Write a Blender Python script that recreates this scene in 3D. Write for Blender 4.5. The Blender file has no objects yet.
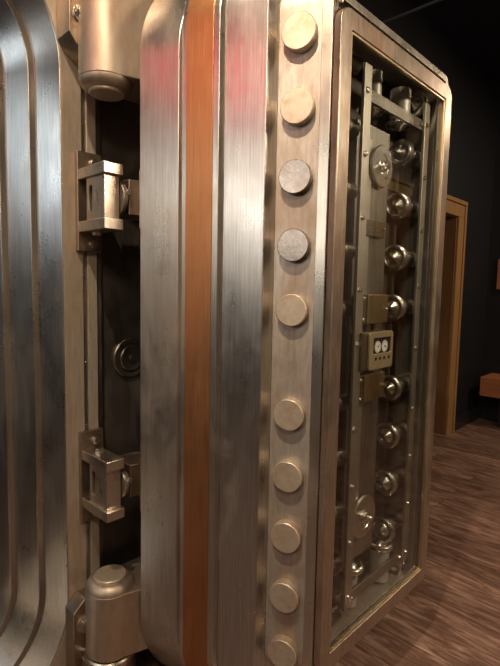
import bpy, bmesh, math, random
from mathutils import Vector, Matrix
random.seed(7)
sc = bpy.context.scene
COL = sc.collection
PI = math.pi
H = 1.40                                    # camera height

# ---------------------------------------------------------------- materials
def mat_new(name):
    m = bpy.data.materials.new(name); m.use_nodes = True
    nt = m.node_tree; nt.nodes.clear()
    out = nt.nodes.new('ShaderNodeOutputMaterial')
    b = nt.nodes.new('ShaderNodeBsdfPrincipled')
    nt.links.new(b.outputs[0], out.inputs[0])
    return m, nt, b, out

def ramp(nt, src, p0, c0, p1, c1):
    r = nt.nodes.new('ShaderNodeValToRGB')
    e = r.color_ramp.elements
    e[0].position = p0; e[0].color = c0
    e[1].position = p1; e[1].color = c1
    nt.links.new(src, r.inputs[0]); return r

def noise(nt, scale_vec, scale, detail=4, rough=.6, off=(0, 0, 0), dist=0):
    tc = nt.nodes.new('ShaderNodeTexCoord')
    mp = nt.nodes.new('ShaderNodeMapping')
    mp.inputs['Scale'].default_value = scale_vec
    mp.inputs['Location'].default_value = off
    nt.links.new(tc.outputs['Object'], mp.inputs[0])
    n = nt.nodes.new('ShaderNodeTexNoise')
    n.inputs['Scale'].default_value = scale; n.inputs['Detail'].default_value = detail
    n.inputs['Roughness'].default_value = rough
    n.inputs['Distortion'].default_value = dist
    nt.links.new(mp.outputs[0], n.inputs[0]); return n

def mixc(nt, fac, a, b):
    m = nt.nodes.new('ShaderNodeMix'); m.data_type = 'RGBA'
    if isinstance(fac, (int, float)): m.inputs[0].default_value = fac
    else: nt.links.new(fac, m.inputs[0])
    for i, c in ((6, a), (7, b)):
        if isinstance(c, tuple): m.inputs[i].default_value = c
        else: nt.links.new(c, m.inputs[i])
    return m.outputs[2]

def c4(c): return (c[0], c[1], c[2], 1)

def metal(name, c, rough=.35, var=.25, streak=(60, 60, 1.5), stain=None, stain_amt=.5,
          stain_scale=6, bump=.12, aniso=0.0, metallic=1.0, rvar=.14, stain_vec=(1, 1, .45)):
    m, nt, b, out = mat_new(name)
    n1 = noise(nt, streak, 4, 5, .65)
    lo = tuple(x * (1 - var) for x in c); hi = tuple(min(1, x * (1 + var)) for x in c)
    r1 = ramp(nt, n1.outputs[0], .3, c4(lo), .72, c4(hi))
    col = r1.outputs[0]
    rr = nt.nodes.new('ShaderNodeMapRange')
    rr.inputs[3].default_value = rough - rvar; rr.inputs[4].default_value = rough + rvar
    n3 = noise(nt, (1, 1, .6), 9, 6, .7, (3, 1, 2))
    nt.links.new(n3.outputs[0], rr.inputs[0])
    nt.links.new(rr.outputs[0], b.inputs['Roughness'])
    b.inputs['Metallic'].default_value = metallic
    if stain:
        n2 = noise(nt, stain_vec, stain_scale, 6, .6, (7, 2, 5), .4)
        r2 = ramp(nt, n2.outputs[0], .60 - .3 * stain_amt, (0, 0, 0, 1), .84 - .2 * stain_amt, (1, 1, 1, 1))
        mm = nt.nodes.new('ShaderNodeMath'); mm.operation = 'MULTIPLY'; mm.inputs[1].default_value = .85
        nt.links.new(r2.outputs[0], mm.inputs[0])
        col = mixc(nt, mm.outputs[0], col, c4(stain))
        ms = nt.nodes.new('ShaderNodeMapRange')
        ms.inputs[3].default_value = metallic; ms.inputs[4].default_value = metallic * .55
        nt.links.new(mm.outputs[0], ms.inputs[0]); nt.links.new(ms.outputs[0], b.inputs['Metallic'])
    nt.links.new(col, b.inputs['Base Color'])
    if bump:
        bp = nt.nodes.new('ShaderNodeBump'); bp.inputs['Strength'].default_value = bump
        bp.inputs['Distance'].default_value = .002
        nt.links.new(n1.outputs[0], bp.inputs['Height']); nt.links.new(bp.outputs[0], b.inputs['Normal'])
    if aniso:
        b.inputs['Anisotropic'].default_value = aniso
        tg = nt.nodes.new('ShaderNodeTangent'); tg.direction_type = 'RADIAL'; tg.axis = 'Z'
        nt.links.new(tg.outputs[0], b.inputs['Tangent'])
    return m

def plain(name, c, rough=.6, var=.15, scale=8, bump=.05, spec=.4):
    m, nt, b, out = mat_new(name)
    n = noise(nt, (1, 1, 1), scale, 6, .6)
    r = ramp(nt, n.outputs[0], .3, c4(tuple(x * (1 - var) for x in c)), .7, c4(tuple(x * (1 + var) for x in c)))
    nt.links.new(r.outputs[0], b.inputs['Base Color'])
    b.inputs['Roughness'].default_value = rough
    b.inputs['Specular IOR Level'].default_value = spec
    if bump:
        bp = nt.nodes.new('ShaderNodeBump'); bp.inputs['Strength'].default_value = bump
        nt.links.new(n.outputs[0], bp.inputs['Height']); nt.links.new(bp.outputs[0], b.inputs['Normal'])
    return m

def wood(name, c0, c1, vec, rough=.45):
    m, nt, b, out = mat_new(name)
    n = noise(nt, vec, 3, 8, .65, dist=.8)
    r = ramp(nt, n.outputs[0], .3, c4(c0), .7, c4(c1))
    nt.links.new(r.outputs[0], b.inputs['Base Color'])
    b.inputs['Roughness'].default_value = rough
    bp = nt.nodes.new('ShaderNodeBump'); bp.inputs['Strength'].default_value = .08
    nt.links.new(n.outputs[0], bp.inputs['Height']); nt.links.new(bp.outputs[0], b.inputs['Normal'])
    return m

def floor_mat():
    m, nt, b, out = mat_new('weathered_plank_floor')
    tc = nt.nodes.new('ShaderNodeTexCoord')
    mp = nt.nodes.new('ShaderNodeMapping'); mp.inputs['Rotation'].default_value = (0, 0, PI / 2)
    nt.links.new(tc.outputs['Object'], mp.inputs[0])
    br = nt.nodes.new('ShaderNodeTexBrick')
    br.offset = .37
    for k, v in (('Scale', 1), ('Brick Width', 1.22), ('Row Height', .16), ('Mortar Size', .0016), ('Mortar Smooth', .3), ('Bias', 0)):
        br.inputs[k].default_value = v
    br.inputs['Color1'].default_value = (0, 0, 0, 1); br.inputs['Color2'].default_value = (1, 1, 1, 1)
    br.inputs['Mortar'].default_value = (.5, .5, .5, 1)
    nt.links.new(mp.outputs[0], br.inputs[0])
    # grain, shifted plank to plank
    mp2 = nt.nodes.new('ShaderNodeMapping'); mp2.inputs['Scale'].default_value = (13, 2.0, 1)
    add = nt.nodes.new('ShaderNodeVectorMath'); add.operation = 'ADD'
    sc2 = nt.nodes.new('ShaderNodeVectorMath'); sc2.operation = 'SCALE'; sc2.inputs['Scale'].default_value = 13.
    nt.links.new(br.outputs['Color'], sc2.inputs[0])
    nt.links.new(tc.outputs['Object'], mp2.inputs[0])
    nt.links.new(mp2.outputs[0], add.inputs[0]); nt.links.new(sc2.outputs[0], add.inputs[1])
    n = nt.nodes.new('ShaderNodeTexNoise'); n.inputs['Scale'].default_value = 2.4
    n.inputs['Detail'].default_value = 9; n.inputs['Roughness'].default_value = .68; n.inputs['Distortion'].default_value = .7
    nt.links.new(add.outputs[0], n.inputs[0])
    r = nt.nodes.new('ShaderNodeValToRGB'); e = r.color_ramp.elements
    e[0].position = .30; e[0].color = (.055, .032, .025, 1)
    e[1].position = .78; e[1].color = (.46, .39, .34, 1)
    k = e.new(.46); k.color = (.13, .078, .058, 1)
    k = e.new(.60); k.color = (.26, .175, .135, 1)
    nt.links.new(n.outputs[0], r.inputs[0])
    tint = mixc(nt, br.outputs['Color'], (.75, .66, .62, 1), (1.15, 1.05, 1.0, 1))
    mul = nt.nodes.new('ShaderNodeMix'); mul.data_type = 'RGBA'; mul.blend_type = 'MULTIPLY'; mul.inputs[0].default_value = 1
    nt.links.new(r.outputs[0], mul.inputs[6]); nt.links.new(tint, mul.inputs[7])
    col = mixc(nt, br.outputs['Fac'], mul.outputs[2], (.02, .01, .008, 1))
    nt.links.new(col, b.inputs['Base Color'])
    b.inputs['Roughness'].default_value = .42
    b.inputs['Specular IOR Level'].default_value = .35
    bp = nt.nodes.new('ShaderNodeBump'); bp.inputs['Strength'].default_value = .15; bp.inputs['Distance'].default_value = .004
    nt.links.new(n.outputs[0], bp.inputs['Height']); nt.links.new(bp.outputs[0], b.inputs['Normal'])
    return m

def glass_mat():
    m = bpy.data.materials.new('clear_glass'); m.use_nodes = True
    nt = m.node_tree; nt.nodes.clear()
    out = nt.nodes.new('ShaderNodeOutputMaterial')
    t = nt.nodes.new('ShaderNodeBsdfTransparent'); t.inputs[0].default_value = (.93, .94, .93, 1)
    g = nt.nodes.new('ShaderNodeBsdfGlossy'); g.inputs['Roughness'].default_value = .015
    fr = nt.nodes.new('ShaderNodeFresnel')
    ge = nt.nodes.new('ShaderNodeNewGeometry')
    mr = nt.nodes.new('ShaderNodeMapRange')          # same pane reflection on the way in and on the way out
    mr.inputs[3].default_value = 1.45; mr.inputs[4].default_value = 1 / 1.45
    nt.links.new(ge.outputs['Backfacing'], mr.inputs[0]); nt.links.new(mr.outputs[0], fr.inputs[0])
    mx = nt.nodes.new('ShaderNodeMixShader')
    nt.links.new(fr.outputs[0], mx.inputs[0]); nt.links.new(t.outputs[0], mx.inputs[1]); nt.links.new(g.outputs[0], mx.inputs[2])
    nt.links.new(mx.outputs[0], out.inputs[0]); return m

STEEL = metal('brushed_steel', (.56, .535, .495), .31, .22, stain=(.40, .33, .26), stain_amt=.30)
STEEL_JAMB = metal('jamb_steel', (.52, .495, .46), .30, .20, stain=(.42, .36, .29), stain_amt=.28, bump=.05, stain_scale=3)
STEEL_PANEL = metal('worn_steel', (.47, .42, .365), .43, .22, streak=(30, 30, 4), metallic=.62, stain=(.26, .16, .095), stain_amt=.62, stain_scale=7, stain_vec=(1, 1, .55))
STEEL_EDGE = metal('bright_steel_edging', (.62, .57, .49), .30, .12, stain=(.35, .22, .12), stain_amt=.3)
COPPER = metal('copper', (.50, .235, .105), .42, .16, stain=(.34, .13, .05), stain_amt=.25)
BOLT = metal('worn_bolt_steel', (.56, .47, .37), .46, .14, streak=(14, 14, 14), stain=(.40, .25, .14), stain_amt=.45, stain_scale=22, stain_vec=(1, 1, 1), metallic=.6)
BOLT_POL = metal('polished_bolt_steel', (.36, .31, .27), .27, .14, streak=(18, 18, 18), stain=(.30, .2, .14), stain_amt=.25, stain_scale=18, stain_vec=(1, 1, 1))
FRAME = metal('patinated_frame_metal', (.46, .39, .32), .34, .25, streak=(25, 25, 3), stain=(.25, .13, .08), stain_amt=.75, stain_scale=8)
TAN = metal('aged_face_steel', (.58, .50, .40), .42, .16, streak=(30, 30, 3), metallic=.55, stain=(.36, .24, .14), stain_amt=.5, stain_scale=7)
BRONZE = metal('bronze_brown_steel', (.44, .35, .27), .38, .18, streak=(14, 14, 8), stain=(.22, .12, .07), stain_amt=.5)
HINGE = metal('hinge_steel', (.54, .465, .38), .50, .16, streak=(12, 12, 3), stain=(.36, .20, .11), stain_amt=.5, stain_scale=4)
BRKT = metal('bracket_steel', (.60, .55, .48), .30, .14, streak=(16, 16, 6), stain=(.34, .22, .13), stain_amt=.42, stain_scale=10)
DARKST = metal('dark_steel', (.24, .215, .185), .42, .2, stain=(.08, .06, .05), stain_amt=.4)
SURR = metal('dark_plate_steel', (.25, .22, .19), .46, .12, streak=(20, 20, 2), stain=(.24, .2, .17), stain_amt=.3, bump=.04)
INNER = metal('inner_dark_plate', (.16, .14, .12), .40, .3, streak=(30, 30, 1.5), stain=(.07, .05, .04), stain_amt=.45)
INPLATE = metal('inner_steel_plate', (.34, .31, .27), .38, .25, streak=(40, 40, 1.2), stain=(.2, .15, .11), stain_amt=.3)
BAR = metal('grey_bar_steel', (.56, .52, .45), .42, .12, streak=(30, 30, 2))
PIPE = metal('satin_tube_steel', (.52, .50, .45), .45, .08, streak=(4, 4, 4), metallic=.35)
CHROME = metal('polished_chrome', (.72, .69, .63), .26, .08, streak=(5, 5, 5), rvar=.05, bump=0)
BRASS = metal('aged_brass', (.46, .35, .19), .36, .16, streak=(20, 20, 20), stain=(.2, .14, .08), stain_amt=.4, stain_scale=14)
BRASS_LT = metal('light_brass', (.58, .47, .30), .42, .12, streak=(20, 20, 20), metallic=.75)
BRASS_DK = metal('dark_brass', (.22, .17, .10), .42, .16, streak=(20, 20, 20), stain=(.10, .07, .04), stain_amt=.4)
BEAD = metal('gilt_bead', (.62, .50, .32), .34, .1, streak=(8, 8, 8))
BLACK = plain('black_recess', (.010, .009, .009), .5)
WHITE = plain('white_dial', (.78, .76, .70), .45, .03, bump=0)
WALL = plain('black_navy_wall', (.009, .009, .011), .5, .12, 5, .03, .35)
CEIL = plain('dark_ceiling', (.010, .010, .016), .6, .2, 3, .03, .3)
VAULTW = plain('pale_vault_wall', (.30, .31, .32), .6, .05, 3, .02)
ROOMW = plain('dim_room_wall', (.035, .03, .026), .6, .2, 3, .02)
FRONTW = plain('tan_front_wall', (.36, .30, .24), .6, .1, 3, .02)
BASEB = plain('black_painted_trim', (.014, .014, .018), .30, .1, 6, .02, .5)
OAK = wood('oak_casing', (.22, .115, .040), (.33, .185, .075), (14, 14, 1))
OAK_BRIGHT = wood('brightened_oak', (.42, .27, .12), (.56, .38, .19), (1, 14, 14))  # extra light put into the oak colour so the head casing reflects visibly
OAKDK = wood('oak_reveal', (.13, .060, .024), (.20, .098, .042), (14, 14, 1))
BENCHW = wood('red_brown_wood', (.22, .075, .032), (.36, .14, .066), (12, 1.2, 12))
FLOOR = floor_mat()
GLASS = glass_mat()
CABLE = plain('grey_conduit', (.06, .06, .07), .5, .05)
PICT = plain('dark_print', (.03, .02, .02), .5, .4, 12)

# ---------------------------------------------------------------- mesh helpers
def rot_to(axis):
    return Vector((0, 0, 1)).rotation_difference(Vector(axis).normalized()).to_matrix().to_4x4()

class MB:
    def __init__(s): s.bm = bmesh.new()
    def box(s, x0, x1, y0, y1, z0, z1, M=None):
        vs = [Vector((x, y, z)) for x in (x0, x1) for y in (y0, y1) for z in (z0, z1)]
        if M: vs = [M @ v for v in vs]
        v = [s.bm.verts.new(p) for p in vs]
        for f in ((0, 1, 3, 2), (4, 6, 7, 5), (0, 4, 5, 1), (2, 3, 7, 6), (0, 2, 6, 4), (1, 5, 7, 3)):
            s.bm.faces.new([v[i] for i in f])
        return s
    def lathe(s, prof, axis=(0, 0, 1), at=(0, 0, 0), n=40):
        """prof: (radius, height) pairs; closed with end caps"""
        M = Matrix.Translation(Vector(at)) @ rot_to(axis)
        rings = []
        for r, h in prof:
            if r < 1e-6: rings.append([s.bm.verts.new(M @ Vector((0, 0, h)))])
            else: rings.append([s.bm.verts.new(M @ Vector((r * math.cos(2 * PI * i / n), r * math.sin(2 * PI * i / n), h))) for i in range(n)])
        for a, b in zip(rings, rings[1:]):
            for i in range(n):
                j = (i + 1) % n
                if len(a) == 1 and len(b) == 1: continue
                if len(a) == 1: s.bm.faces.new((a[0], b[i], b[j]))
                elif len(b) == 1: s.bm.faces.new((a[i], b[0], a[j]))
                else: s.bm.faces.new((a[i], b[i], b[j], a[j]))
        if len(rings[0]) > 1: s.bm.faces.new(rings[0])
        if len(rings[-1]) > 1: s.bm.faces.new(list(reversed(rings[-1])))
        return s
    def prism(s, pts, a0, a1, plane='xy', hole=None):
        """extrude polygon pts; plane xy -> along z, xz -> along y"""
        def P(p, a): return Vector((p[0], p[1], a)) if plane == 'xy' else Vector((p[0], a, p[1])) if plane == 'xz' else Vector((a, p[0], p[1]))
        A = [s.bm.verts.new(P(p, a0)) for p in pts]; B = [s.bm.verts.new(P(p, a1)) for p in pts]
        n = len(pts)
        for i in range(n):
            j = (i + 1) % n
            s.bm.faces.new((A[i], A[j], B[j], B[i]))
        if hole:
            C = [s.bm.verts.new(P(p, a0)) for p in hole]; D = [s.bm.verts.new(P(p, a1)) for p in hole]
            m = len(hole)
            assert m == n
            for i in range(n):
                j = (i + 1) % n
                s.bm.faces.new((C[i], D[i], D[j], C[j]))
                s.bm.faces.new((A[i], C[i], C[j], A[j])); s.bm.faces.new((B[i], B[j], D[j], D[i]))
        else:
            s.bm.faces.new(list(reversed(A))); s.bm.faces.new(B)
        return s
    def ring(s, prof, rect, R, n=18):
        """closed profile [(inset, y)] carried round a rounded rectangle rect=(x0,x1,z0,z1)"""
        loops = []
        for d, y in prof:
            loops.append([s.bm.verts.new((p[0], y, p[1])) for p in rrect(rect, d, R, n)])
        m = len(loops[0]); k = len(loops)
        for a in range(k):
            A = loops[a]; B = loops[(a + 1) % k]
            for i in range(m):
                j = (i + 1) % m
                s.bm.faces.new((A[i], A[j], B[j], B[i]))
        return s
    def build(s, name, mat, parent=None, bevel=.0025, seg=2, angle=32, label=None):
        bm = s.bm
        bmesh.ops.recalc_face_normals(bm, faces=bm.faces)
        if parent is not None:
            bmesh.ops.translate(bm, verts=bm.verts, vec=-parent_loc(parent))
        me = bpy.data.meshes.new(name); bm.to_mesh(me); bm.free()
        me.materials.append(mat)
        for p in me.polygons: p.use_smooth = True
        me.set_sharp_from_angle(angle=math.radians(angle))
        o = bpy.data.objects.new(name, me); COL.objects.link(o)
        if parent is not None: o.parent = parent
        if bevel:
            b = o.modifiers.new('bevel', 'BEVEL'); b.width = bevel; b.segments = seg
            b.limit_method = 'ANGLE'; b.angle_limit = math.radians(40); b.use_clamp_overlap = True
            b.harden_normals = True
        if label: o['label'] = label
        return o

def parent_loc(o):
    v = Vector(o.location)
    while o.parent: o = o.parent; v += Vector(o.location)
    return v

def rrect(rect, d, R, n=18):
    x0, x1, z0, z1 = rect; x0 += d; x1 -= d; z0 += d; z1 -= d
    r = max(R - d, .004)
    pts = []
    for cx, cz, a0 in ((x1 - r, z1 - r, 0), (x0 + r, z1 - r, 90), (x0 + r, z0 + r, 180), (x1 - r, z0 + r, 270)):
        for i in range(n + 1):
            a = math.radians(a0 + 90 * i / n)
            pts.append((cx + r * math.cos(a), cz + r * math.sin(a)))
    return pts

def thing(name, label, cat, loc, group=None):
    o = bpy.data.objects.new(name, None); COL.objects.link(o)
    o.location = loc; o['label'] = label; o['category'] = cat
    o.empty_display_size = .1
    if group: o['group'] = group
    return o

def struct(o): o['kind'] = 'structure'; return o

# ================================================================ VAULT DOOR
door = thing('vault_door', 'massive open vault door with stepped steel and copper edge, round locking bolts and glazed back', 'vault door', (1.40, 1.0, 0))
W0, W1, ZB, ZT, RR = .799, 2.013, .05, 2.378, .335
DR = (W0, W1, ZB, ZT)
def dring(name, pts, mat, **k):
    return MB().ring([(w - W0, y) for w, y in pts], k.pop('rect', DR), k.pop('R', RR), k.pop('n', 20)).build(name, mat, door, **k)

dring('outer_steel_band', [(.799, 1.225), (.846, 1.104), (.91, 1.104), (.91, 1.225)], STEEL, R=.325)
dring('middle_steel_band', [(.857, 1.104), (.898, .996), (.975, .996), (.975, 1.104)], STEEL, R=.255)
# copper inlay, just proud of the middle band
cx, cy = .862, 1.091; ex, ey = .8915, 1.013
nx, ny = -.934 * .0022, -.358 * .0022
dring('copper_band', [(cx + nx, cy + ny), (ex + nx, ey + ny), (ex + .02, ey), (cx + .02, cy)], COPPER, bevel=.0012, R=.255)
dring('inner_steel_band', [(.917, .996), (.961, .882), (1.03, .882), (1.03, .996)], STEEL, R=.235)
dring('bolt_panel', [(1.004, .882), (1.047, .770), (1.075, .770), (1.075, .882)], STEEL_PANEL, R=.285, rect=(W0, W1, ZB, ZT + .04))
dring('retaining_strip', [(1.0435, .772), (1.0535, .745), (1.075, .745), (1.075, .772)], STEEL_EDGE, bevel=.0018, R=.285, rect=(W0, W1 + .016, ZB, ZT + .046))
# glazing frame
FR = (1.057, 1.755, .306, 2.118)
gf = MB().ring([(0, .721), (0, .7435), (.050, .7435), (.050, .721)], FR, .042, 10).build('glass_frame', FRAME, door, bevel=.003)
MB().ring([(.0505, .7245), (.0505, .731), (.0565, .731), (.0565, .7245)], FR, .060, 8).build('glazing_bead', BEAD, door, bevel=.0008)
MB().prism(rrect(FR, .046, .06, 6), .7315, .7355, 'xz').build('glass_pane', GLASS, door, bevel=0)
# slab behind
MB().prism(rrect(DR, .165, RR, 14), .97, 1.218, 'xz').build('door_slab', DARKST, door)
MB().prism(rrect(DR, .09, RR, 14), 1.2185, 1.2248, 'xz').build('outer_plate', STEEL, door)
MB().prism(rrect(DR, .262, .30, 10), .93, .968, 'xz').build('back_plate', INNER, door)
MB().lathe([(.0, 0), (.006, .001), (.0075, .004), (.0075, .05)], (0, 0, 1), (1.0663, .733, 2.1190), 16).build('pin', BRONZE, door, bevel=0)
# locking bolts of the visible edge
ax = Vector((-math.cos(math.radians(21)), -math.sin(math.radians(21)), 0))
bz = [2.060, 1.875, 1.697, 1.519, 1.346, 1.058, .883, .706, .528, .356]
brad = [.0465, .0455, .0445, .0438, .0436, .0436, .0436, .0436, .0436, .0436]
for i, (z, r) in enumerate(zip(bz, brad)):
    # centre on panel surface at mid
    base = Vector((1.0260, .8250, z))
    L = .024
    MB().lathe([(r - .0002, -.03), (r - .0002, L - .002), (r - .0022, L), (0, L)], ax, base, 48).build(
        'locking_bolt', BOLT_POL if i in (2, 3) else BOLT, door, bevel=0, label='darker polished locking bolt' if i in (2, 3) else None)
# far edge bolts and their inner knobs (seen through the glass)
KW, KY = 1.575, .815
for i, z in enumerate(bz):
    KW = 1.662 if i in (0, 9) else 1.575
    s = MB().lathe([(.030, 0), (.030, 1.730 - KW)], (1, 0, 0), (KW, KY, z), 24).build('bolt_shaft', DARKST, door, bevel=.001)
    kn = MB().lathe([(.0, .027), (.004, .0255), (.008, .023), (.022, .013), (.026, .010), (.0275, .0065), (.029, .0065), (.031, .0115), (.036, .014), (.041, .013), (.0455, .009), (.047, .002), (.045, -.006), (.030, -.010)], (-1, 0, 0), (KW, KY, z), 36).build('bolt_knob', CHROME, door, bevel=0)
    MB().lathe([(.0045, 0), (.0045, .004), (.003, .006), (0, .006)], (0, -1, 0), (1.688, KY - .029, z + .006), 12).build('set_screw', CHROME, s, bevel=0)
    MB().lathe([(.030, 0), (.030, .19)], (1, 0, 0), (1.076, KY, z), 24).build('bolt_shaft', DARKST, door, bevel=.001)
# top and bottom bolts
for (w0_, r) in ((1.368, .027), (1.575, .034)):
    for top in (1, 0):
        w = w0_ + (.026 if top and w0_ < 1.4 else 0)
        if top:
            p0, d, L = 2.035, (0, 0, 1), .075; kz, kd = 1.975, (0, 0, -1)
        else:
            p0, d, L = .322, (0, 0, 1), .075; kz, kd = .465, (0, 0, 1)
        zz0, zz1 = (1.985, 2.085) if top else (.335, .455)
        MB().lathe([(r, 0), (r, zz1 - zz0)], (0, 0, 1), (w, KY + .01, zz0), 28).build('bolt_tube', PIPE, door, bevel=.001)
        MB().lathe([(.0, .027), (.004, .0255), (.008, .023), (.022, .013), (.026, .010), (.0275, .0065), (.029, .0065), (.031, .0115), (.036, .014), (.041, .013), (.0455, .009), (.047, .002), (.045, -.006), (.030, -.010)], kd, (w, KY + .01, kz), 36).build('bolt_knob', CHROME, door, bevel=0)
# uprights and cross bars
ul = MB().box(1.236, 1.275, .758, .768, .40, 2.045).build('upright_bar', BAR, door, bevel=.0015)
ur = MB().box(1.630, 1.664, .758, .768, .40, 2.045).build('upright_bar', BAR, door, bevel=.0015)
ct = MB().box(1.262, 1.668, .769, .779, 1.955, 1.990).build('cross_bar', INPLATE, door, bevel=.0015)
cb = MB().box(1.262, 1.668, .769, .779, .402, .438).build('cross_bar', INPLATE, door, bevel=.0015)
def screw(parent, w, z, y, r=.0085, name='screw'):
    MB().lathe([(r, 0), (r, .003), (r * .75, .006), (0, .0072)], (0, -1, 0), (w, y, z), 16).build(name, CHROME, parent, bevel=0)
for z in (1.972, 1.795, 1.615, 1.404, 1.240, .980, .800, .620, .442): screw(ul, 1.250, z, .758)
for z in (1.972, 1.795, 1.615, 1.420, 1.200, .980, .804, .624, .436): screw(ur, 1.642, z, .758)
screw(ct, 1.285, 1.973, .769); screw(ct, 1.628 - .010, 1.973, .769)
screw(cb, 1.285, .42, .769); screw(cb, 1.628 - .010, .42, .769)
# centre plate carrying the combination works
cp = MB().box(1.262, 1.455, .792, .804, .52, 1.905).build('lock_plate', INPLATE, door, bevel=.002)
MB().box(1.276, 1.340, .786, .7915, .60, 1.86).build('slide_bar', BAR, door, bevel=.0015)
MB().box(1.21, 1.66, .86, .872, .50, 1.93).build('carrier_plate', INNER, door)
# combination wheels, flat discs facing out
for z, w, r in ((1.788, 1.385, .064), (.662, 1.365, .070)):
    d = MB().lathe([(r, -.004), (r, .002), (r - .003, .004), (r * .6, .004), (r * .58, .0025), (r * .34, .0025), (r * .32, .006), (0, .006)], (0, -1, 0), (w, .778, z), 48).build('combination_wheel', CHROME, door, bevel=0)
    MB().lathe([(.016, 0), (.016, .006), (.010, .009), (.010, .020), (.006, .024), (0, .024)], (0, -1, 0), (w, .772, z), 24).build('spindle', CHROME, d, bevel=0)
    MB().lathe([(.02, 0), (.02, .02)], (0, 1, 0), (w, .783, z), 20).build('hub', DARKST, d, bevel=0)
# maker's plate with worn illegible engraving
pl = MB().box(1.295, 1.424, .780, .7855, 1.572, 1.620).build('engraved_plate', BRASS_DK, door, bevel=.001)
rows = MB()
for k in range(5):
    x = 1.301
    while x < 1.414:
        l = random.uniform(.002, .005); rows.box(x, min(x + l, 1.418), .7793, .7803, 1.578 + k * .0085, 1.5815 + k * .0085); x += l + random.choice((.0015, .0015, .004))
rows.build('worn_engraving', INPLATE, pl, bevel=0)
for w in (1.2995, 1.4195): screw(pl, w, 1.60, .780, .004)
# lock boxes and the time lock between them
def lock_box(z0, z1):
    b = MB().box(1.268, 1.425, .762, .7855, z0, z1).build('lock_box', BRASS_DK, door, bevel=.002)
    MB().box(1.301, 1.425, .757, .7615, z0 + .002, z1 - .002).build('cover', BRASS, b, bevel=.0012)
    for z in (z0 + .014, z1 - .014): screw(b, 1.284, z, .762, .0075)
    screw(b, 1.414, (z0 + z1) / 2, .757, .005)
lock_box(1.300, 1.392); lock_box(1.055, 1.143)
tl = MB().box(1.262, 1.426, .7475, .7855, 1.160, 1.278).build('time_lock', BRASS_DK, door, bevel=.003)
# front plate with a real window opening
outer = rrect((1.291, 1.437, 1.160, 1.276), 0, .009, 6)
inner = rrect((1.314, 1.424, 1.208, 1.258), 0, .004, 6)
MB().prism(outer, .7395, .7465, 'xz', hole=inner)  .build('face_plate', BRASS_LT, tl, bevel=.0012)
MB().box(1.312, 1.426, .7452, .7474, 1.204, 1.262).build('dial_window', BLACK, tl, bevel=0)
for w in (1.348, 1.391):
    d = MB().lathe([(.0185, 0), (.0185, .0016), (0, .0016)], (0, -1, 0), (w, .7450, 1.2290), 32).build('dial', WHITE, tl, bevel=0)
    tk = MB()
    for k in range(12):
        a = k * PI / 6
        M = Matrix.Translation((w, .7432, 1.2290)) @ Matrix.Rotation(a, 4, 'Y')
        tk.box(-.0007, .0007, -.0002, .0002, .0130, .0172, M)
    M = Matrix.Translation((w, .7432, 1.2290)) @ Matrix.Rotation(.9 if w < 1.37 else 2.0, 4, 'Y')
    tk.box(-.0012, .0012, -.0003, .0002, -.002, .011, M)
    tk.lathe([(.003, 0), (.003, .0006), (0, .0006)], (0, -1, 0), (w, .7432, 1.2290), 12)
    tk.build('dial_markings', BLACK, d, bevel=0)
for w in (1.330, 1.356, 1.382, 1.412):
    MB().lathe([(.0055, 0), (.0055, .0008), (0, .0008)], (0, -1, 0), (w, .7394, 1.193), 16).build('winding_hole', BLACK, tl, bevel=0)
for z in (1.19, 1.235): screw(tl, 1.446 + .004, z, .7855, .006)
MB().box(1.330, 1.352, .775, .7855, 1.268, 1.300).build('link', INNER, door, bevel=.001)
MB().box(1.372, 1.386, .775, .7855, 1.268, 1.300).build('link', INNER, door, bevel=.001)

# ================================================================ VAULT FRAME
frame = thing('vault_frame', 'stepped steel vault door frame with rounded corners, at the left of the open door', 'vault frame', (.05, 1.435, 0))
JR = (-.552, .662, ZB, ZT)            # opening outer edge
def jring(name, pts, mat, **k):
    return MB().ring([(.662 - w, y) for w, y in pts], JR, RR, 20).build(name, mat, frame, **k)
jring('outer_jamb_band', [(.7225, 1.4355), (.662, 1.4355), (.6265, 1.529), (.7225, 1.529)], STEEL_JAMB)
jring('middle_jamb_band', [(.70, 1.5295), (.6085, 1.5295), (.5725, 1.6255), (.70, 1.6255)], STEEL_JAMB)
jring('inner_jamb_band', [(.70, 1.626), (.5545, 1.626), (.500, 1.770), (.70, 1.770)], STEEL_JAMB)
jring('face_ring', [(.7265, 1.4325), (.6645, 1.4325), (.6645, 1.4352), (.7265, 1.4352)], TAN, bevel=.001)
st = MB().ring([(-.067, 1.440), (-.0785, 1.440), (-.0785, 1.46), (-.067, 1.46)], JR, RR, 14).build('cover_strip', STEEL_EDGE, frame, bevel=.0015)
for z in (.62, .95, 1.155, 1.430, 1.90):
    MB().lathe([(.0045, 0), (.0045, .002), (.003, .004), (0, .0042)], (0, -1, 0), (.734, 1.440, z), 12).build('screw', CHROME, st, bevel=0)
MB().ring([(-.0815, 1.4345), (-.1135, 1.4345), (-.1135, 1.47), (-.0815, 1.47)], JR, RR, 14).build('face_strip', TAN, frame, bevel=.0015)
MB().ring([(-.114, 1.446), (-.137, 1.446), (-.137, 1.47), (-.114, 1.47)], JR, RR, 14).build('edge_moulding', INPLATE, frame, bevel=.004)
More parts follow.
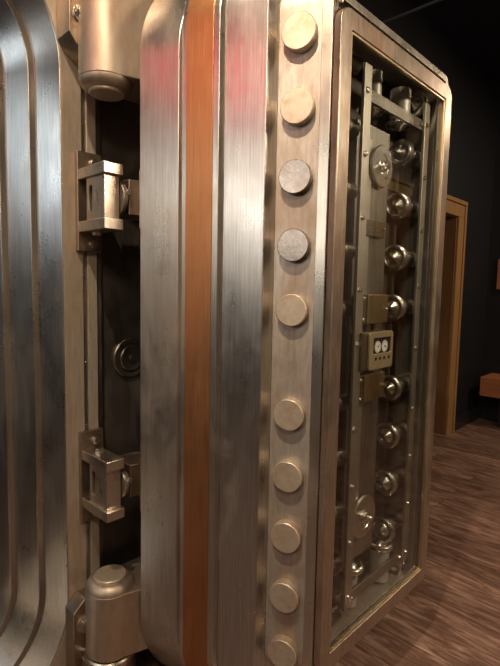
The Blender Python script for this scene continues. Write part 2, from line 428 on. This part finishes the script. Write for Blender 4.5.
# dark steel surround (a slab with the opening cut out)
o1 = rrect((-1.55, 2.45, -.0 + .001, 2.62), 0, .01, 20); i1 = rrect(JR, -.06, RR, 20)
MB().prism(o1, 1.470, 1.80, 'xz', hole=i1).build('surround_plate', SURR, frame, bevel=.003)
pt = MB().lathe([(.070, 0), (.070, .006), (.066, .009), (.052, .009), (.050, .004), (.046, .004), (.045, .011), (.043, .013), (0, .013)], (0, -1, 0), (.918, 1.4695, 1.152), 56).build('round_port', DARKST, frame, bevel=0, label='round dark metal port with bright rings')
MB().lathe([(.012, 0), (.012, .02)], (0, -1, 0), (.918, 1.4695, 1.152), 24).build('pin', DARKST, pt, bevel=.001)

# ================================================================ HINGES
def hexnut(mb, at, axis, r, h):
    M = Matrix.Translation(Vector(at)) @ rot_to(axis)
    pts = [(r * math.cos(k * PI / 3), r * math.sin(k * PI / 3)) for k in range(6)]
    A = [mb.bm.verts.new(M @ Vector((p[0], p[1], 0))) for p in pts]; B = [mb.bm.verts.new(M @ Vector((p[0] * .93, p[1] * .93, h))) for p in pts]
    for i in range(6):
        j = (i + 1) % 6; mb.bm.faces.new((A[i], A[j], B[j], B[i]))
    mb.bm.faces.new(list(reversed(A))); mb.bm.faces.new(B)
    return mb

HX, HY, HRAD = .752, 1.325, .077
def hinge(label, up):
    """up = +1 : knuckle standing low with its cap on top; -1 : hanging high with its cap below"""
    t = thing('hinge', label, 'hinge', (HX, 1.4325, .10 if up > 0 else 1.985), 'vault door hinges')
    if up > 0: zb, zh, zt = .240, .450, .478
    else: zb, zh, zt = 2.36, 1.992, 1.966
    d = (0, 0, up); q = abs(zt - zh)
    # hull: knuckle barrel running straight into the arm behind the door
    pts = []
    for k in range(0, 37):
        a = math.radians(90 + 5 * k); pts.append((HX + HRAD * math.cos(a), HY + HRAD * math.sin(a)))
    pts += [(.826, 1.2268), (1.30, 1.2268), (1.30, 1.27), (.95, 1.395)]
    MB().prism(pts, min(zb, zh), max(zb, zh)).build('arm', HINGE, t, bevel=.004, seg=3, angle=25)
    MB().lathe([(HRAD - .0005, 0), (HRAD - .001, q * .2), (HRAD - .005, q * .55), (HRAD - .012, q * .85), (HRAD - .021, q), (0, q)], d, (HX, HY, zh), 56).build('knuckle', HINGE, t, bevel=0, angle=50)
    MB().lathe([(.051, 0), (.051, .006), (.048, .009), (0, .0095)], d, (HX, HY, zt), 48).build('pin_cap', TAN, t, bevel=0)
    # bracket bolted on the frame, with a lug carrying the pin
    if up > 0:
        by0, by1 = .05, .385
        MB().prism([(.650, .001), (.84, .001), (.84, .405), (.690, .405), (.650, .370)], 1.372, 1.4322, 'xz').build('bracket', BRONZE, t, bevel=.003)
        lug = []
        for k in range(0, 19):
            a = math.radians(180 + 10 * k); lug.append((HX + .080 * math.cos(a), HY + .080 * math.sin(a)))
        lug += [(HX + .080, 1.371), (HX - .080, 1.371)]
        MB().prism(lug, .001, .219).build('lug', BRONZE, t, bevel=.004)
        MB().lathe([(.079, 0), (.083, .004), (.083, .012), (.079, .017)], (0, 0, 1), (HX, HY, .2205), 48).build('base_ring', STEEL_EDGE, t, bevel=0)
        bl = MB(); bl.lathe([(.026, 0), (.026, .005), (.024, .006), (0, .006)], (0, -1, 0), (.684, 1.372, .325), 28); hexnut(bl, (.684, 1.366, .325), (0, -1, 0), .021, .016)
        bl.build('bolt', BRKT, t, bevel=.001)
    else:
        MB().prism([(.655, 2.112), (.672, 2.085), (.72, 2.05), (.84, 2.05), (.84, 2.44), (.655, 2.44)], 1.352, 1.4322, 'xz').build('bracket', BRONZE, t, bevel=.003)
        bl = MB(); bl.lathe([(.026, 0), (.026, .005), (.024, .006), (0, .006)], (0, -1, 0), (.690, 1.352, 2.165), 28); hexnut(bl, (.690, 1.346, 2.165), (0, -1, 0), .021, .016)
        bl.build('bolt', BRKT, t, bevel=.001)
    return t
hinge('lower bronze-toned hinge knuckle with flat round cap on top, near the floor', 1)
hinge('upper bright steel hinge arm with rounded cap underneath, at the top of the photo', -1)

# ================================================================ PRESSURE BRACKETS
def pressure_bracket(label, zc):
    t = thing('pressure_bracket', label, 'bracket', (.735, 1.4322, zc - .155), 'pressure brackets on the frame face')
    bp = MB().box(.703, .782, 1.414, 1.4322, zc - .150, zc + .150).build('base_plate', BRONZE, t, bevel=.002)
    for dz in (-.128, .118):
        b = MB(); b.lathe([(.013, 0), (.013, .003), (0, .003)], (0, -1, 0), (.752, 1.414, zc + dz), 20); hexnut(b, (.752, 1.411, zc + dz), (0, -1, 0), .0125, .012)
        b.build('bolt', BRKT, bp, bevel=.001)
    for s in (1, -1):
        za, zb_ = (zc + .062, zc + .094) if s > 0 else (zc - .094, zc - .062)
        lug = MB().box(.704, .765, 1.258, 1.4138, za, zb_).build('lug', BRKT, t, bevel=.0025)
        b = MB(); hexnut(b, (.738, 1.36, zb_ if s > 0 else za), (0, 0, s), .015, .011); b.build('nut', BRKT, lug, bevel=.001)
    # body with a slot through it: built from two cheeks and two end blocks
    body = MB()
    x0, x1, y0, y1, z0, z1 = .712, .760, 1.272, 1.376, zc - .0618, zc + .0618
    sy0, sy1, sz = 1.342, 1.361, .040
    n = 8
    slot = []
    ry = (sy1 - sy0) / 2; cyy = (sy0 + sy1) / 2
    rect = []
    for k in range(2 * n):
        a = 2 * PI * (k + .5) / (2 * n)
        c, s_ = math.cos(a), math.sin(a)
        slot.append((cyy + ry * c, zc + (sz - ry) * (1 if s_ > 0 else -1) + ry * s_))
        # matching point on the outer rectangle
        m = max(abs(c), abs(s_)); u, v = c / m, s_ / m
        rect.append(((y0 + y1) / 2 + (y1 - y0) / 2 * u, zc + (z1 - z0) / 2 * v))
    # force corners
    for cu, cv in ((1, 1), (-1, 1), (-1, -1), (1, -1)):
        tgt = ((y0 + y1) / 2 + (y1 - y0) / 2 * cu, zc + (z1 - z0) / 2 * cv)
        i = min(range(len(rect)), key=lambda q: (rect[q][0] - tgt[0]) ** 2 + (rect[q][1] - tgt[1]) ** 2)
        rect[i] = tgt
    body.prism(rect, x0, x1, 'yz', hole=slot)
    body.build('slotted_body', BRKT, t, bevel=.0015)
    MB().box(.7605, .765, 1.33, 1.37, zc - .045, zc + .045).build('slide_block', DARKST, t, bevel=.001)
    eye = MB().lathe([(.050, 0), (.053, .003), (.053, .013), (.049, .017), (.026, .017), (.024, .022), (0, .024)], (1, 0, 0), (.7655, 1.308, zc + .004), 40).build('eye', BRKT, t, bevel=0)
    hb = MB(); hexnut(hb, (.783, 1.262, zc + .018), (0, -1, 0), .010, .008); hb.build('nut', BRKT, eye, bevel=.001)
    MB().prism([(.792, 1.272), (.84, 1.262), (.90, 1.2265), (1.02, 1.2265), (1.02, 1.25), (.87, 1.375), (.792, 1.375)], zc - .044, zc + .060).build('link_arm', BRONZE, t, bevel=.003)
    MB().prism([(.806, 1.240), (.818, 1.2268), (.90, 1.2268), (.90, 1.240)], zc - .085, zc + .085).build('arm_plate', BRONZE, t, bevel=.002)
    return t
pressure_bracket('upper slotted steel bracket bolted to the frame, level with the second and third bolts', 1.658)
pressure_bracket('lower slotted steel bracket bolted to the frame, above the low hinge', .786)

# ================================================================ ROOM
YW, WE, ZC = 1.82, 5.645, 3.6            # back wall, end wall, ceiling
XL, YF = -3.2, -1.3
def sbox(name, b, mat, bevel=0, parent=None):
    return struct(MB().box(*b).build(name, mat, parent, bevel=bevel))
sbox('floor', (XL, WE + .1, YF, 4.2, -.08, 0), FLOOR)
sbox('ceiling', (XL, WE + .1, YF, 4.2, ZC, ZC + .08), CEIL)
# back wall with the vault opening and the doorway left open
VX0, VX1 = -1.50, 2.40
DX0, DX1, DZ = 3.72, 4.715, 2.135
wb = MB()
wb.box(XL, VX0, YW, YW + .12, 0, ZC).box(VX0, VX1, YW, YW + .12, 2.60, ZC).box(VX1, DX0, YW, YW + .12, 0, ZC)
wb.box(DX0, DX1, YW, YW + .12, DZ, ZC).box(DX1, WE, YW, YW + .12, 0, ZC)
struct(wb.build('wall_back', WALL, bevel=0))
sbox('wall_right', (WE, WE + .1, YF, 4.2, 0, ZC), WALL)
sbox('wall_left', (XL - .1, XL, YF, YW, 0, ZC), ROOMW)
sbox('wall_front', (XL - .1, WE + .1, YF - .1, YF, 0, ZC), FRONTW)
# passage behind the doorway
pw = MB(); pw.box(DX0 - .4, DX0 - .3, YW + .12, 4.2, 0, ZC).box(DX0 - .4, WE, 4.1, 4.2, 0, ZC)
struct(pw.build('wall_passage', WALL, bevel=0))
# vault chamber
vw = MB()
vw.box(-2.2, -2.1, YW - .02 + .14, 4.2, 0, ZC).box(2.3, 2.4, YW + .12, 4.2, 0, ZC).box(-2.2, 2.4, 4.1, 4.2, 0, ZC)
struct(vw.build('wall_vault', VAULTW, bevel=0))
sbox('baseboard_back', (DX1 + .155, WE, YW - .016, YW - .0005, 0, .150), BASEB, .003)
sbox('baseboard_right', (WE - .016, WE - .0005, YF, YW - .017, 0, .150), BASEB, .003)
# oak doorway
dr = bpy.data.objects.new('door_1', None); COL.objects.link(dr); dr.location = (4.2, YW, 0)
struct(dr)
def casing(name, b, mat=OAK): return MB().box(*b).build(name, mat, dr, bevel=.004)
CW = .150
casing('casing', (DX1 - .012, DX1 + CW - .012, YW - .020, YW - .0005, 0, DZ - .012))
casing('casing', (DX0 - CW + .012, DX0 + .012, YW - .020, YW - .0005, 0, DZ - .012))
casing('head_casing', (DX0 - CW + .012, DX1 + CW - .012, YW - .020, YW - .0005, DZ - .0115, DZ + CW - .012))
casing('casing_moulding', (DX1 + CW - .042, DX1 + CW - .008, YW - .034, YW - .0205, 0, DZ + CW - .046))
casing('casing_moulding', (DX0 - CW + .008, DX0 - CW + .042, YW - .034, YW - .0205, 0, DZ + CW - .046))
casing('head_moulding', (DX0 - CW + .008, DX1 + CW - .008, YW - .036, YW - .0205, DZ + CW - .0455, DZ + CW - .008))
casing('jamb', (DX1 - .020, DX1 - .0005, YW, YW + .20, 0, DZ - .001), OAKDK)
casing('jamb', (DX0 + .0005, DX0 + .020, YW, YW + .20, 0, DZ - .001), OAKDK)
casing('head_jamb', (DX0 + .021, DX1 - .021, YW, YW + .20, DZ - .020, DZ - .001), OAKDK)
# conduit across the ceiling
sbox('trim_1', (2.868, 2.880, YF + .0005, YW - .0005, 3.094, 3.106), CABLE)

# oak door casing on the opposite wall (it shows as a reflection in the glazed door)
d2 = bpy.data.objects.new('door_2', None); COL.objects.link(d2); d2.location = (5.3, YF, 0); struct(d2)
MB().box(4.80, WE - .001, YF + .0005, YF + .03, 2.55, 2.70).build('head_casing', OAK_BRIGHT, d2, bevel=.006)
MB().box(4.78, WE - .001, YF + .0305, YF + .05, 2.665, 2.70).build('head_moulding', OAK_BRIGHT, d2, bevel=.006)
MB().box(4.80, 4.94, YF + .0005, YF + .03, 0, 2.5495).build('casing', OAK, d2, bevel=.006)
MB().box(4.941, WE - .001, YF + .0005, YF + .012, 0, 2.5495).build('door_panel', OAKDK, d2, bevel=.003)
# bench along the end wall
bn = thing('bench', 'red-brown wooden box bench against the dark end wall, at the right edge of the photo', 'bench', (5.45, .8, 0))
MB().box(5.26, 5.628, -.3, 1.705, .335, .535).build('bench_seat', BENCHW, bn, bevel=.006)
MB().box(5.40, 5.60, -.2, -.1, 0, .3345).build('leg', BASEB, bn, bevel=.003)
MB().box(5.40, 5.60, 1.45, 1.55, 0, .3345).build('leg', BASEB, bn, bevel=.003)

# framed picture on the end wall
pf = thing('picture_frame', 'brown wooden picture frame on the dark end wall, above the bench', 'picture frame', (WE, .9, 1.55))
FP = (.85, 1.716, 1.45, 1.775)
MB().prism(rrect(FP, 0, .005, 3), WE - .025, WE - .0005, 'yz', hole=rrect(FP, .035, .005, 3)).build('frame', BENCHW, pf, bevel=.003)
MB().box(WE - .012, WE - .0008, FP[0] + .03, FP[1] - .03, FP[2] + .03, FP[3] - .03).build('print', PICT, pf, bevel=0)

# ================================================================ LIGHTS
def area(name, loc, target, size, power, color, sy=None, spread=180):
    l = bpy.data.lights.new(name, 'AREA'); l.energy = power; l.color = color
    l.shape = 'RECTANGLE' if sy else 'DISK'; l.size = size
    if sy: l.size_y = sy
    l.spread = math.radians(spread)
    o = bpy.data.objects.new(name, l); COL.objects.link(o); o.location = loc
    o.rotation_euler = (Vector(target) - Vector(loc)).to_track_quat('-Z', 'Y').to_euler()
    return o
WARM = (1, .80, .58); NEUT = (1, .93, .84); COOL = (.80, .91, 1)
area('ceiling_lamp_door', (-.20, .35, 3.55), (.98, .86, 1.95), .09, 8.5, WARM, None, 55)
area('fill_light_left', (-.9, -.7, 2.95), (.2, 1.0, .6), .45, 22, WARM)  # added soft fill for the frame face and left side
area('front_light_right', (2.1, -1.0, 2.5), (1.9, .4, 1.0), .25, 42, WARM)  # added front light, set low to reach the tubes behind the glass
area('casing_light_far', (4.9, -.25, 3.2), (4.8, .3, 0), .25, 44, WARM)  # added to brighten the opposite head casing for its reflection in the glass
area('vault_wall_lamp', (-2.05, 2.55, 2.35), (.6, 1.55, 1.75), .55, 8, COOL, .9)
area('vault_fill_light', (-.2, 3.0, 2.95), (-.2, 3.0, 0), .8, 9, NEUT)  # added ambient fill so the jamb has something lit to reflect
area('soft_light_left', (-3.15, .75, 2.35), (0, .9, 1.9), 1.9, 25, NEUT, .9)  # added soft source for the steel bands to reflect; no window in this wall
area('red_sign_glow', (-.55, .99, 2.64), (.94, .94, 2.0), .16, .85, (1, .04, .08), .08)
area('red_sign_glow', (-.55, 1.44, 2.64), (.82, 1.16, 2.0), .10, .4, (1, .04, .08), .08)

w = bpy.data.worlds.new('dim_room'); sc.world = w; w.use_nodes = True
bg = w.node_tree.nodes['Background']; bg.inputs[0].default_value = (.6, .5, .42, 1); bg.inputs[1].default_value = .02

# ================================================================ CAMERA
cam_d = bpy.data.cameras.new('camera'); cam = bpy.data.objects.new('camera', cam_d); COL.objects.link(cam)
cam_d.sensor_fit = 'HORIZONTAL'; cam_d.sensor_width = 36; cam_d.lens = 36 * 480 / 500
cam_d.clip_start = .05
roll, pitch = math.radians(1.1), math.radians(5.2)
up = Vector((math.sin(roll) * math.cos(pitch), math.cos(roll) * math.cos(pitch), math.sin(pitch))).normalized()
wx, wz = 465., -480.
wv = Vector((wx, -(wx * up.x + wz * up.z) / up.y, wz)).normalized()
yv = up.cross(wv)
# rows: world axes seen from the camera -> camera-to-world rotation
R = Matrix((wv, yv, up))
cam.matrix_world = Matrix.Translation((0, 0, H)) @ R.to_4x4()
sc.camera = cam

sc.view_settings.view_transform = 'Standard'; sc.view_settings.look = 'None'
sc.view_settings.gamma = 1; sc.view_settings.use_curve_mapping = False
sc.view_settings.exposure = 0.0
